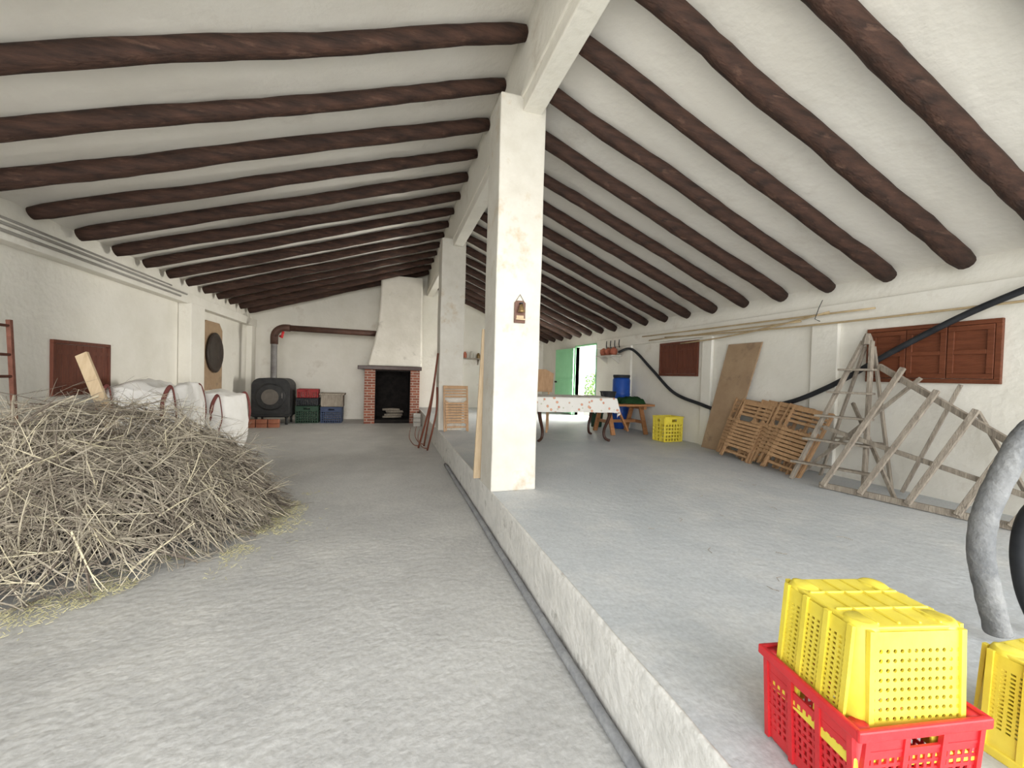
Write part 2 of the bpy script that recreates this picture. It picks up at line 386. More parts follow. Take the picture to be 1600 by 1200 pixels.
for k in range(3300):
    a=U(0,6.283);rr=math.sqrt(R())*.98
    if R()<.42: a=U(-2.6,.3);rr=U(.5,.98)
    x=CX+RX*rr*math.cos(a);y=CY+RY*rr*math.sin(a)
    if x<XL+.08 or (y>CY+.7): continue
    h=hp(x,y);z=LF+.01+h*U(.58,1.03)
    az=U(0,6.283) if R()<.55 else math.atan2(y-CY,x-CX)+random.gauss(0,.9)
    dx,dy=math.cos(az),math.sin(az);e=.05
    sl=(hp(x+dx*e,y+dy*e)-h)/e
    d=V((dx,dy,max(-1.0,min(.6,sl))+U(-.15,.32)))
    L=U(.28,.72)*(1 if rr<.8 else .60)
    big=R()<.10
    twig(V((x,y,z))-d.normalized()*L*.4,d,L,U(.0055,.008) if big else U(.0020,.0045),0,min(1,max(0,random.gauss(.57,.20))),U(.0,.10))
for k in range(240):   # stray ends poking out
    a=U(-2.9,.5) if R()<.6 else U(0,6.28);rr=math.sqrt(R())*.9
    x=CX+RX*rr*math.cos(a);y=CY+RY*rr*math.sin(a)
    if x<XL+.15 or y>CY+.7: continue
    nrm=V(((x-CX)*.5,(y-CY)*.5,.45))+V((U(-.6,.6),U(-.6,.6),U(-.1,.3)))
    twig(V((x,y,LF+hp(x,y)*.8)),nrm,U(.18,.38),U(.0025,.0045),1,U(.45,.9),.2)
mb.make('brush_pile',TWIG,tone=True,label='large heap of dry pruned twigs and branches on concrete',cat='brush pile',kind='stuff')
mb=MB()
for k in range(5600):
    a=U(-2.3,.4);rr=random.gauss(1.03,.10);x=CX+RX*rr*math.cos(a);y=CY+RY*rr*math.sin(a)
    if nz((x*3,y*3,8))<-.02 or x<XL+.05: continue
    l=U(.01,.03);t=U(0,3.14);mb.bar((x,y,LF+.010),(x+l*math.cos(t),y+l*math.sin(t),LF+U(.011,.02)),.0018,.0018)
mb.make('straw_litter',STRAW,label='thin scatter of straw and chaff around the twig heap',cat='straw',kind='stuff')
MB().bar((-2.05,4.0,.3),(-2.40,4.2,1.0),.09,.025,up=(0,1,.2)).make('wood_plank',PALEW,bevel=.003,label='pale sawn plank sticking up out of the twig heap',cat='plank')

# rusty frame
rt=thing('rusty_gate','rusty iron barred gate leaning by the wall behind twigs','gate',(-2.98,4.0,LF))
for y in (4.45,3.2): MB().bar((-2.95,y,LF),(-3.02,y,1.27),.03,.03).make('post',RUST,rt,bevel=.003)
for z in (1.22,.98,.80,.45,.1):
    x=-2.95-.07*(z-LF)/1.58
    MB().tube([(x,3.2,z),(x,4.45,z)],.012,8).make('rail',RUST,rt,smooth=True)

# ---------------------------------------------------------------- sacks
def sack(cx,cy,w,h,seed,lab,yaw=0):
    rt=thing('bulk_bag',lab,'sack',(cx,cy,LF),group='white bulk bags')
    M=T(cx,cy,LF,yaw);mb=MB(M);n=84;prof=[]
    for k in range(40):
        t=k/39
        if t<.72: u=t/.72;z=u*h*.95;r=w/2*(.87+.15*math.sin(math.pi*min(1,u*.90)))
        else:
            s_=min(1,(t-.72)/.28);z=h*(.95+.07*math.sin(s_*math.pi/2));r=w/2*.90*max(0,math.cos(s_*math.pi/2))**.7+.006
        prof.append((r,z))
    b=len(mb.v)
    def crz(p): return 1-2*abs(noise.noise(V(p)))
    for r,z in prof:
        for j in range(n):
            a=2*math.pi*j/n;e=4.0
            sr=(abs(math.cos(a))**e+abs(math.sin(a))**e)**(-1/e)
            ca,sa=math.cos(a),math.sin(a)
            q=r*sr*(1+.05*nz((ca*1.5,sa*1.5,z*2.5+seed))+.035*(crz((ca*3,sa*3,z*4+seed))-.6)+.014*(crz((ca*7,sa*7,z*9+seed))-.6))
            zz=z+(.08*h*nz((ca*r*4,sa*r*4,seed))+.03*h*crz((ca*r*8,sa*r*8,seed)))*(z/h)**3
            mb.av((q*ca,q*sa,max(.003,zz)))
    for i in range(len(prof)-1):
        for j in range(n):
            j2=(j+1)%n;mb.f.append([b+i*n+j,b+i*n+j2,b+(i+1)*n+j2,b+(i+1)*n+j])
    mb.f.append([b+j for j in range(n)][::-1]);mb.f.append([b+(len(prof)-1)*n+j for j in range(n)])
    mb.make('bag_body',BAGM,rt,smooth=True)
    for sx in (-1,1):
        for sy in (-1,1):
            x,y=sx*w*.34,sy*w*.48
            pts=spline([(x-.08,y*.98,h*.50),(x-.07,y*1.04,h*.80),(x-.03,y*1.0,h*.97),(x+.015,y*1.03,h*1.0),(x+.05,y*1.08,h*.86),(x+.07,y*1.09,h*.62),(x+.03,y*1.10,h*.42)],5)
            mb=MB(M);mb.tube(pts,.022,6,flat=.3);mb.make('strap',STRAP,rt,smooth=True)
sack(-2.50,7.0,.84,.84,3,'full white woven bulk bag with maroon lifting straps',-.1)
sack(-2.70,6.0,.84,.99,9,'slumped white woven bulk bag behind the twig heap',.05)

# ---------------------------------------------------------------- crates
def crate(x,y,z,yaw,L,W,H,m,lab,inv=False,detail=2,style='slot',name='fruit_crate',tilt=0,roll=0,group='plastic fruit crates'):
    M=T(x,y,z,yaw,tilt,roll)
    if inv: M=M@Matrix.Translation((0,0,H))@Matrix.Rotation(math.pi,4,'X')
    rt=thing(name,lab,'crate',(x,y,z),group)
    l,w=L/2,W/2;tp=.016*L/.3 if detail>1 else .005
    c=.034 if (detail==2 and style=='round') else (.018 if detail==2 else .014)
    for (a,b,ln,rnd) in (((-l,-w),(l,-w),L,1),((l,w),(-l,w),L,1),((l,-w),(l,w),W,0),((-l,w),(-l,-w),W,0)):
        A=V((a[0],a[1],0));B=V((b[0],b[1],0));dr=(B-A).normalized();nrm=dr.cross(V((0,0,1)))
        inn=-nrm*tp
        p0=A+dr*c+inn+V((0,0,.012));u=(B-A)-dr*2*c
        mb=MB(M);vv=V((0,0,H-.03))-inn*.9
        if detail==2:
            if rnd and style=='round':
                mb.panel(p0,u,vv*.12,1,1,'slot',.01,.01)
                mb.panel(p0+vv*.12,u,vv*.70,13,9,'round',.0046)
                mb.panel(p0+vv*.82,u,vv*.18,1,1,'slot',.35,.5)
            else:
                k=3
                for q in range(k):
                    mb.panel(p0+u*(q/k)+vv*.12,u/k,vv*.66,4 if style=='round' else 5,15 if style=='round' else 7,'slot',.62,.5 if style=='round' else .6)
                mb.panel(p0,u,vv*.12,1,1,'slot',.01,.01);mb.panel(p0+vv*.78,u,vv*.22,1,1,'slot',.3,.5)
        elif detail==1:
            mb.panel(p0,u,vv*.75,max(4,int(ln/.05)),5,'slot',.6,.6);mb.panel(p0+vv*.75,u,vv*.25,1,1,'slot',.3,.5)
        k=3
        for q in range(k+1):
            t=q/k
            if style=='round' and rnd and 0<q<k: continue
            s0=A+dr*(c+(ln-2*c)*t)+inn*.8;mb.bar(s0+V((0,0,.008)),s0+V((0,0,H-.012))-inn*.8,.012,.009,up=nrm)
        if not(style=='round'):
            for t in (.42,.78): 
                mb.bar(A+dr*c+V((0,0,H*t))+inn*(1-t),B-dr*c+V((0,0,H*t))+inn*(1-t),.005,.006)
        mb.make('side_wall',m,rt,bevel=0)
    for sx in (-1,1):
        for sy in (-1,1):
            MB(M).tube([(sx*(l-c-tp),sy*(w-c-tp),.001),(sx*(l-c-tp),sy*(w-c-tp),.005),(sx*(l-c-tp*.9),sy*(w-c-tp*.9),.014),(sx*(l-c),sy*(w-c),H-.004)],[c-.010,c-.003,c,c],24).make('corner_post',m,rt,smooth=True)
    mb=MB(M);k=max(3,int(L/.055));k2=max(3,int(W/.07))
    e=l-tp;g=w-tp;cc=c*.8
    def rnd8(e,g,cc,z): 
        o=[]
        for (sx,sy,a0) in ((1,-1,-90),(1,1,0),(-1,1,90),(-1,-1,180)):
            for q in range(5):
                a=math.radians(a0+q*22.5);o.append((sx*(e-cc)+cc*math.cos(a),sy*(g-cc)+cc*math.sin(a),z))
        return o
    mb.prism(rnd8(e-.002,g-.002,cc,.004),(0,0,.014))
    for q in range(1,k):
        X=-e+2*e*q/k;mb.box(X-.0035,X+.0035,-g+.010,g-.010,.0,.006)
    for q in range(1,k2):
        Y=-g+2*g*q/k2;mb.box(-e+.010,e-.010,Y-.0035,Y+.0035,.0,.006)
    mb.make('base',m,rt,bevel=.003)
    mb=MB(M);r=.006
    for (a,b) in (((-l-r,-w),(l+r,-w)),((-l-r,w),(l+r,w)),((-l,-w),(-l,w)),((l,-w),(l,w))):
        mb.bar((a[0],a[1],H-.012),(b[0],b[1],H-.012),.012,.024)
    mb.make('rim',m,rt,bevel=.004)
    return rt
crate(1.085,.650,0,math.radians(-9),.312,.26,.235,RED,'scuffed red plastic fruit crate under an upturned yellow one',detail=2)
crate(1.083,.652,.140,math.radians(-10),.288,.236,.280,YEL,'upturned yellow plastic fruit crate with round ventilation holes',inv=True,detail=2,style='round',roll=math.radians(1.5))
crate(1.625,.50,0,math.radians(-4),.322,.265,.265,YEL,'upturned yellow plastic fruit crate beside the red crate',inv=True,detail=2,style='round')
crate(4.07,5.15,0,math.radians(5),.35,.26,.38,YEL,'small yellow plastic crate standing on its end by bench',detail=1)
crate(-1.78,10.5,LF,0,.48,.4,.40,GRNP,'dark green plastic crate at the bottom of the stack',detail=1)
crate(-1.78,10.5,LF+.41,0,.46,.38,.17,BLK,'shallow black plastic crate in the stack',detail=1)
crate(-1.78,10.5,LF+.59,.03,.44,.36,.20,REDD,'faded red plastic crate on top of the stack',detail=1)
crate(-1.26,10.5,LF,0,.46,.4,.38,BLUD,'dark blue plastic crate on the floor beside the stack',detail=1)
mb=MB();mb.box(-1.49,-1.01,10.34,10.36,LF+.40,LF+.66).box(-1.49,-1.01,10.66,10.68,LF+.40,LF+.66).box(-1.49,-1.47,10.36,10.66,LF+.4,LF+.66).box(-1.03,-1.01,10.36,10.66,LF+.4,LF+.66).box(-1.49,-1.01,10.34,10.68,LF+.385,LF+.4).box(-1.52,-.98,10.30,10.72,LF+.66,LF+.70)
mb.make('wooden_box',OLDW,bevel=.003,label='brown wooden box with lid on a blue crate',cat='box')

# ---------------------------------------------------------------- stove and flue
sx,sy=-2.46,10.35
st=thing('wood_stove','black cast iron wood stove with rounded top','stove',(sx,sy,LF))
def rr(w,z0,z1,r,n=8):
    o=[(-w,z0+.03),(-w+.03,z0),(w-.03,z0),(w,z0+.03)]
    for k in range(n+1):
        a=math.pi/2*k/n;o.append((w-r+r*math.cos(a),z1-r+r*math.sin(a)))
    for k in range(n+1):
        a=math.pi/2+math.pi/2*k/n;o.append((-w+r+r*math.cos(a),z1-r+r*math.sin(a)))
    return o
MB().prism([(sx+a,sy-.3,b) for a,b in rr(.38,LF+.17,LF+1.03,.18)],(0,.62,0)).make('body',IRON,st,bevel=.015)
dm=MB(T(sx,sy-.30,LF+.62)@Matrix.Rotation(math.pi/2,4,'X'))
dr=dm.lathe([(.30,0),(.30,.03),(.27,.045),(.02,.05)],(0,0,0),32).make('door',IRON,st,smooth=False)
dm=MB(T(sx,sy-.345,LF+.62)@Matrix.Rotation(math.pi/2,4,'X'))
dm.lathe([(.17,0),(.17,.012),(.02,.014)],(0,0,0),28).make('door_glass',mat('stove_glass',(.10,.09,.08),(.16,.14,.12),4,.2,0),dr)
MB().tube([(sx+.24,sy-.345,LF+.6),(sx+.24,sy-.39,LF+.6),(sx+.24,sy-.39,LF+.72)],.012,8).make('handle',STEEL,dr,smooth=True)
for a in (-.30,.30):
    for b in (-.22,.24): MB().lathe([(.03,0),(.022,.08),(.035,.18)],(sx+a,sy+b,LF),10).make('leg',IRON,st,smooth=True)
MB().box(sx-.41,sx+.41,sy-.34,sy-.28,LF+.2,LF+.24).make('ash_ledge',IRON,st,bevel=.006)
fp=thing('flue_pipe','stove flue pipe rising then running across to the chimney','flue pipe',(sx,sy,LF+1.0))
MB().lathe([(.066,0),(.066,.77),(.075,.77),(.075,.81),(.066,.81)],(sx-.02,sy,LF+1.035),18).make('vertical_pipe',STEEL,fp,smooth=False)
el=[(sx-.02,sy,LF+1.80)]+[(sx-.02+.22-.22*math.cos(a),sy,LF+1.96+.22*math.sin(a)) for a in [i*math.pi/16 for i in range(9)]]+[(sx+.3,sy,LF+2.18)]
MB().tube(el,.080,16).make('elbow',RUSTP,fp,smooth=True)
MB().tube([(sx+.28,sy,LF+2.18),(sx+1.2,sy+.01,LF+2.17),(sx+2.33,sy+.02,LF+2.16)],.068,16).make('horizontal_pipe',RUSTP,fp,smooth=True)
MB().tube([(sx+.12,sy-.08,LF+1.98),(sx+.17,sy-.17,LF+1.95),(sx+.2,sy-.17,LF+2.08)],.028,8).make('damper_handle',RED,fp,smooth=True)
for k in range(6):
    x=sx-.36+.22*(k%3);z=LF+.09*(k//3)
    MB().box(x,x+.2,9.55,9.65,z+.002,z+.085).make('brick',BRICKS,bevel=.004,label='loose red brick stacked in front of the stove',cat='brick',group='loose bricks by the stove')

# ---------------------------------------------------------------- fireplace
fx0,fx1,fy=-.53,.74,10.1
fi=thing('fireplace','open brick fireplace with plastered tapering chimney hood','fireplace',((fx0+fx1)/2,fy,LF))
for a,b in ((fx0,fx0+.24),(fx1-.22,fx1)):
    MB().box(a,b,fy,YF-.005,LF,.98).make('jamb',BRK,fi,bevel=.006)
MB().box(fx0-.15,fx1+.04,fy-.08,YF-.005,.98,1.07).make('mantel',DARKW,fi,bevel=.01)
mb=MB();mb.box(fx0+.24,fx1-.22,YF-.12,YF-.01,LF,.98);mb.box(fx0+.22,fx0+.245,fy+.06,YF-.1,LF,.98);mb.box(fx1-.225,fx1-.20,fy+.06,YF-.1,LF,.98)
mb.box(fx0+.24,fx1-.22,fy+.1,YF-.1,LF,LF+.08);mb.box(fx0+.24,fx1-.22,fy+.02,YF-.1,.95,.98)
mb.make('firebox',SOOT,fi)
lv=[(fx0+.06,fy-.02,1.07),(fx0+.16,fy+.08,1.5),(fx0+.26,fy+.2,2.0),(fx0+.31,fy+.28,2.6),(fx0+.33,fy+.32,3.3)]
mb=MB()
for (x,y,z) in lv:
    for p in ((x,y),(fx1+.05,y),(fx1+.05,YF-.004),(x,YF-.004)): mb.av((p[0],p[1],z))
for k in range(len(lv)-1):
    for j in range(4):
        a=k*4+j;b=k*4+(j+1)%4;mb.f.append([a,b,b+4,a+4])
mb.f.append([3,2,1,0])
mb.make('hood',mat('sooty_plaster',(.62,.585,.51),(.74,.70,.63),2,.9,.3,14,c3=(.20,.17,.14),c3scale=1.6,c3lo=.58,c3hi=.80),fi,bevel=.04)
for k in range(5):
    x=fx0+U(.40,.48);y=fy+U(.35,.6);z=LF+.13+.045*k
    MB().tube([(x+U(-.02,.1),y,z),(x+.25,y+U(-.05,.05),z+U(-.02,.02)),(x+U(.38,.48),y+U(-.1,.1),z)],[.028,.032,.027],9).make('firewood_log',OLDW,smooth=True,label='split firewood log resting in the fireplace',cat='log',group='firewood in the fireplace')
for k in range(3):
    z=LF+.10*k
    MB().box(.58,.74,9.55,9.68,z+.001,z+.095).make('concrete_block',CIND,bevel=.006,label='pale concrete block stacked beside the fireplace',cat='block',group='stacked pale blocks')

# left wall niche board with dark pan
b_=thing('wall_board','tan arched board with dark round pan hung on wall','board',(XL,8.95,.5))
MB().prism([(XL+.005,8.5,.5),(XL+.005,9.4,.5),(XL+.005,9.4,1.65),(XL+.005,9.25,1.78),(XL+.005,8.65,1.78),(XL+.005,8.5,1.65)],(.03,0,0)).make('backboard',PLY,b_,bevel=.005)
mb=MB(T(XL+.04,8.98,1.2)@Matrix.Rotation(math.pi/2,4,'Y'));mb.lathe([(.36,0),(.38,.03),(.33,.05),(.30,.02),(.02,.015)],(0,0,0),28);mb.make('pan',PANM,b_,smooth=True)
MB().tube([(XL+.02,8.3,1.0),(XL+.09,8.3,1.0),(XL+.09,8.3,1.05)],.01,6).make('wall_hook',BLK,label='small black iron hook fixed to the wall',cat='hook')
# conduits on left ledge
for k,(x,z) in enumerate(((XL+.154,2.06),(XL+.154,2.00),(XL+.12,2.114))):
    MB().tube([(x,YN,z),(x,3,z),(x,7.6-.2*k,z)],.014,8).make('conduit',CONDU,smooth=True,label='thin grey conduit running along the wall ledge',cat='conduit',group='wall conduits')
# pipe at curb foot
MB().tube([(XC-.033+.004*nz((0,y*.7,1)),y,LF+.024) for y in [YN+.1+.2*i for i in range(34)]],.020,10).make('drain_pipe',PVC,smooth=True,label='dusty grey pipe lying along the foot of the step',cat='pipe')
# scythe-like tools
for k,(a,b,c) in enumerate((((.50,6.75,LF+.01),(.66,6.5,.50),(.765,6.6,1.25)),((.60,6.9,LF+.01),(.70,6.85,.4),(.765,6.9,.92)),((.62,6.5,LF+.01),(.74,6.45,.30),(.765,6.6,.70)))):
    t=thing('scythe','long-handled scythe leaning against the step and pillar','tool',a,group='leaning long-handled tools')
    MB().tube(spline([a,b,c],6),.016,8).make('handle',REDW,t,smooth=True)
    x,y,z=a;pts=spline([(x,y,z+.03),(x-.08,y-.02,z+.06),(x-.15,y-.03,z+.18),(x-.13,y-.02,z+.34)],5)
    MB().tube(pts,[.026*(1-i/len(pts)*.75) for i in range(len(pts))],6,flat=.35).make('blade',RUST,t,smooth=True)

# ---------------------------------------------------------------- pillar plaque with bell
pq=thing('bell_plaque','small wooden plaque with brass bell hung on the pillar','ornament',(.985,3.05,1.35))
mb=MB();mb.tube([(.945,3.055,1.50),(.985,3.053,1.565),(1.025,3.055,1.50)],.0025,6);mb.make('cord',CORD,pq)
MB().prism([(.94,3.045,1.34),(1.03,3.045,1.34),(1.03,3.045,1.50),(1.01,3.045,1.515),(.96,3.045,1.515),(.94,3.045,1.50)],(0,.014,0)).make('plaque',LABELM,pq,bevel=.002)
MB().lathe([(.030,0),(.027,.008),(.018,.035),(.014,.055),(.004,.064)],(.985,3.008,1.42),18).make('bell',BRASS,pq,smooth=True)
MB().box(.975,.995,3.0,3.045,1.486,1.494).make('bracket',BLK,pq)
MB().box(.948,1.022,3.02,3.045,1.362,1.372).make('ledge',PALEW,pq)
MB().box(.955,1.015,3.040,3.045,1.376,1.398).make('name_plate',PALEW,pq)

# plank leaning by pillar
mb=MB();mb.prism([(.735,3.47,.010),(.86,3.47,.010),(.90,3.44,1.32),(.775,3.44,1.32)],(0,.022,0));mb.make('wood_plank',PALEW,bevel=.002,label='long narrow pale board standing behind the pillar',cat='plank')

# ---------------------------------------------------------------- folding chairs
def chair(M,lab,group='folding slatted chairs'):
    loc=M.translation
    rt=thing('folding_chair',lab,'chair',loc,group)
    w=.19
    def pp(name,f,b=.002):
        mb=MB(M);f(mb);return mb.make(name,CHAIRW,rt,bevel=b)
    for s in (-1,1): pp('back_leg',lambda mb:mb.bar((s*w,0,0),(s*w,.0,.74),.022,.032))
    for s in (-1,1): pp('front_leg',lambda mb:mb.bar((s*(w-.026),-.022,.01),(s*(w-.026),-.020,.50),.018,.026))
    def back(mb):
        mb.box(-w,w,-.01,.012,.69,.74)
        for z in (.55,.60,.645): mb.box(-w,w,-.006,.006,z,z+.028)
    pp('backrest',back)
    def seat(mb):
        for k in range(8): mb.box(-w+.012,w-.012,-.046,-.036,.13+k*.043,.13+k*.043+.032)
        for s in (-1,1): mb.box(s*(w-.05)-.01,s*(w-.05)+.01,-.038,-.022,.12,.48)
    pp('seat',seat)
    pp('stretcher',lambda mb:mb.box(-w,w,-.008,.010,.06,.085))
def wallchair(y,xb,yaw=0,ln=.42,roll=0,lab='honey-coloured folded slatted chair leaning against the wall'):
    M=Matrix.Translation((xb,y,.005))@Matrix.Rotation(-math.pi/2+yaw,4,'Z')@Matrix.Rotation(-ln,4,'X')@Matrix.Rotation(roll,4,'Y')
    chair(M,lab)
for y,xb,yw,ln,ro in ((3.97,4.06,.06,.32,.10),(3.88,4.00,.10,.37,.16),(3.77,3.93,.13,.42,.12),(3.62,4.00,.04,.36,.16),(3.50,4.03,.02,.34,.10),(3.36,3.97,.04,.38,.14),(3.25,3.91,.08,.42,.20),(3.13,3.85,.12,.46,.16)):
    wallchair(y,xb,yw,ln,ro)
chair(T(1.06,6.42,.005,.05,-.18),'honey-coloured slatted chair standing against the pillar')

# ---------------------------------------------------------------- step ladder
ld=thing('wooden_ladder','weathered wooden step ladder tapering to a narrow top','ladder',(3.9,2.6,0))
top=V((4.20,2.60,1.33));A=V((3.76,2.93,0));B=V((3.88,2.38,0))
tA=top+V((0,.035,0));tB=top+V((0,-.035,0))
for p,q in ((A,tA),(B,tB)): MB().bar(p,q,.026,.042,up=(1,0,0)).make('rail',OLDW,ld,bevel=.003)
for t in (.13,.30,.47,.64,.80):
    p=A.lerp(tA,t);q=B.lerp(tB,t);e=(p-q).normalized()*.05
    MB().bar(p+e+V((-.03,0,0)),q-e+V((-.03,0,0)),.080,.019,up=(0,0,1)).make('tread',OLDW,ld,bevel=.003)
for p,q in ((V((4.22,2.98,0)),tA+V((.03,0,-.05))),(V((4.30,2.42,0)),tB+V((.03,0,-.05)))): MB().bar(p,q,.022,.030,up=(1,0,0)).make('back_leg',OLDW,ld,bevel=.003)
MB().bar((4.225,2.87,.4),(4.285,2.46,.4),.025,.018).make('brace',OLDW,ld)
MB().lathe([(.05,0),(.035,.06),(.02,.10)],top+V((0,0,-.03)),8).make('top_cap',OLDW,ld)

# ---------------------------------------------------------------- slatted rack
rk=thing('wooden_rack','old weathered wooden slatted rack leaning on the wall','rack',(3.9,1.9,0))
def rpt(y,z): # sloping plane of the rack
    return V((3.70+.5*(z/1.1)+.20*(2.56-y)/1.0*(1-z/1.1),y,z))
b0,b1=rpt(2.62,.03),rpt(1.05,.03)
t0,t1=rpt(2.50,1.10),rpt(1.25,.32)
MB().bar(b0,b1,.030,.048).make('bottom_rail',OLDW,rk,bevel=.003)
MB().bar(t0,t1,.030,.048).make('top_rail',OLDW,rk,bevel=.003)
MB().bar(rpt(2.75,.52),rpt(1.2,.16),.026,.036).make('middle_rail',OLDW,rk,bevel=.003)
for a,b,z in ((2.58,2.30,1.08),(2.32,2.04,.90),(2.03,1.80,.77),(1.77,1.58,.64),(1.53,1.36,.47),(1.30,1.20,.38)):
    MB().bar(rpt(a,.03)+V((-.031,0,0)),rpt(b,z)+V((-.031,0,0)),.040,.026,up=(1,0,0)).make('slat',OLDW,rk,bevel=.003)
MB().bar((4.22,2.3,.02),(4.30,2.0,.95),.026,.026).make('strut',OLDW,rk,bevel=.003)
MB().bar((4.20,1.5,.02),(4.30,1.9,.75),.026,.026).make('strut',OLDW,rk,bevel=.003)
for k,(p,q) in enumerate((((3.98,3.02,.01),(4.30,2.25,1.0)),((3.80,2.1,.01),(4.28,2.75,.75)))):
    MB().bar(p,q,.028,.024,up=(1,0,0)).make('wood_batten',OLDW,bevel=.003,label='grey weathered wooden batten leaning among the rack',cat='batten',group='leaning battens')

# plywood sheet
mb=MB();mb.prism([(4.20,4.60,.004),(4.20,4.12,.004),(4.352,3.83,1.42),(4.352,4.34,1.42)],(.018,0,.002));mb.make('plywood_sheet',PLY,bevel=.002,label='brown stained plywood sheet leaning against the wall',cat='board')

# black hose on the right wall
H=[(4.20,1.2,1.80),(4.26,1.69,1.62),(4.27,2.02,1.473),(4.27,2.45,1.226),(4.28,2.96,.91),(4.28,3.5,.68),(4.29,4.3,.54),(4.30,4.8,.60),(4.30,5.35,.74),(4.30,5.9,1.10),(4.30,6.5,1.47),(4.27,6.9,1.44)]
MB().tube(spline(H,8),.025,10).make('black_hose',BLK,smooth=True,label='long black rubber hose sagging across the wall',cat='hose')
# canes
for k,(p,q) in enumerate((((4.30,6.2,1.68),(4.28,2.6,1.64)),((4.29,5.2,1.49),(4.27,3.0,1.66)),((4.30,6.0,1.60),(4.28,3.3,1.60)),((4.31,5.6,1.62),(4.29,1.1,1.56)))):
    p,q=V(p),V(q);MB().tube([p.lerp(q,t/10)+V((0,0,-.04*math.sin(math.pi*t/10)*(k%2))) for t in range(11)],.010,6).make('cane',CANE,smooth=True,label='long thin dry cane hung along the wall',cat='cane',group='canes on the wall')
MB().tube([(4.31,3.1,1.80),(4.29,3.12,1.72),(4.24,3.12,1.60),(4.30,3.11,1.58)],.0035,6).make('wire_loop',BLK,smooth=True,label='thin wire loop holding the canes',cat='wire')

# big dusty hose arch
P=spline([(2.135,.86,.038),(2.11,.88,.18),(2.10,.90,.32),(2.13,.905,.46),(2.20,.89,.62),(2.31,.88,.76),(2.48,.84,.86),(2.72,.78,.88),(2.95,.70,.70),(3.02,.68,.35),(3.0,.7,.05)],14)
MB().tube(P,[.037+.003*nz((i*.3,0,0)) for i in range(len(P))],20).make('ribbed_hose',HOSEG,smooth=True,label='thick dusty grey rubber hose bent into an arch',cat='hose')
P=spline([(2.36,.84,.036),(2.33,.87,.16),(2.36,.90,.30),(2.46,.92,.42),(2.7,.95,.48)],10)
MB().tube(P,.032,14).make('ribbed_hose',BLK,smooth=True,label='short curved piece of black rubber hose',cat='hose')

# ---------------------------------------------------------------- table with floral cloth
tx,ty=2.62,5.62
tb=thing('dining_table','dark curved-leg table under a white floral cloth','table',(tx,ty,0))
TM=T(tx,ty,0,math.radians(-6))
mb=MB(TM);mb.box(-.58,.58,-.40,.40,.60,.635);mb.box(-.52,.52,-.34,-.32,.52,.60).box(-.52,.52,.32,.34,.52,.60).box(-.52,-.50,-.32,.32,.52,.60).box(.50,.52,-.32,.32,.52,.60)
mb.make('table_top',DARKW,tb,bevel=.004)
for a in (-1,1):
    for b in (-1,1):
        pts=spline([(a*.50,b*.32,.60),(a*.54,b*.36,.50),(a*.52,b*.34,.34),(a*.47,b*.30,.16),(a*.48,b*.31,.05),(a*.54,b*.36,.012)],5)
        n=len(pts);MB(TM).tube(pts,[.040-.020*math.sin(math.pi/2*min(1,i/n*1.3)) for i in range(n)],9).make('leg',DARKW,tb,smooth=True)
def clothf(u,v):
    x=(u-.5)*1.66;y=(v-.5)*1.26;hx,hy=.59,.41
    ox=max(0,abs(x)-hx);oy=max(0,abs(y)-hy);o=max(ox,oy)
    X=max(-hx,min(hx,x));Y=max(-hy,min(hy,y))
    wv=.018*math.sin(x*22)*min(1,o*6) if oy>ox else .018*math.sin(y*24)*min(1,o*6)
    if ox>0: X=math.copysign(hx+.012+.03*min(1,ox*4)+wv,x)
    if oy>0: Y=math.copysign(hy+.012+.03*min(1,oy*4)+wv,y)
    return V((X,Y,.641-math.hypot(ox,oy)*.95+.002*nz((x*8,y*8,2))))
MB(TM).grid(clothf,64,52).make('tablecloth',CLOTH,smooth=True,label='white cotton cloth with red and orange flowers draped over a table',cat='tablecloth')
# wooden chair beyond the table
wc=thing('wooden_chair','tan wooden panel-backed chair behind the table','chair',(2.42,6.4,0))
CM=T(2.42,6.40,0,math.radians(-25))
MB(CM).box(-.2,.2,-.2,.2,.40,.43).make('seat',CHAIRW,wc,bevel=.004)
for a in (-.18,.18):
    MB(CM).bar((a,-.18,.005),(a,-.18,.40),.03,.03).make('front_leg',CHAIRW,wc,bevel=.003)
    MB(CM).bar((a,.18,.005),(a,.22,.82),.03,.03).make('back_leg',CHAIRW,wc,bevel=.003)
MB(CM).prism([(-.24,.185,.66),(.24,.185,.66),(.26,.20,.98),(.12,.205,1.05),(-.12,.205,1.05),(-.26,.20,.98)],(0,.022,0)).make('backrest',CHAIRW,wc,bevel=.004)

# bench table with tarp etc
bt=thing('picnic_bench','orange-stained wooden bench table with splayed legs','bench',(3.85,6.05,0))
mb=MB()
for k in range(4): mb.box(3.38,4.30,5.78+.15*k,5.92+.15*k,.47,.505)
mb.make('top',ORW,bt,bevel=.004)
for x in (3.52,4.14):
    for s in (-1,1): MB().bar((x,6.08+s*.30,.0),(x,6.08+s*.12,.47),.04,.07,up=(1,0,0)).make('leg',ORW,bt,bevel=.004)
    MB().bar((x,5.82,.44),(x,6.34,.44),.05,.05).make('cleat',ORW,bt,bevel=.003)
    MB().bar((x,5.83,.2),(x,6.33,.2),.04,.05).make('cross_bar',ORW,bt,bevel=.003)
MB().bar((3.52,6.08,.2),(4.14,6.08,.2),.04,.05).make('stretcher',ORW,bt,bevel=.003)
MB().bar((3.60,5.83,.46),(3.82,5.83,.06),.03,.05,up=(0,1,0)).make('brace',ORW,bt,bevel=.003)
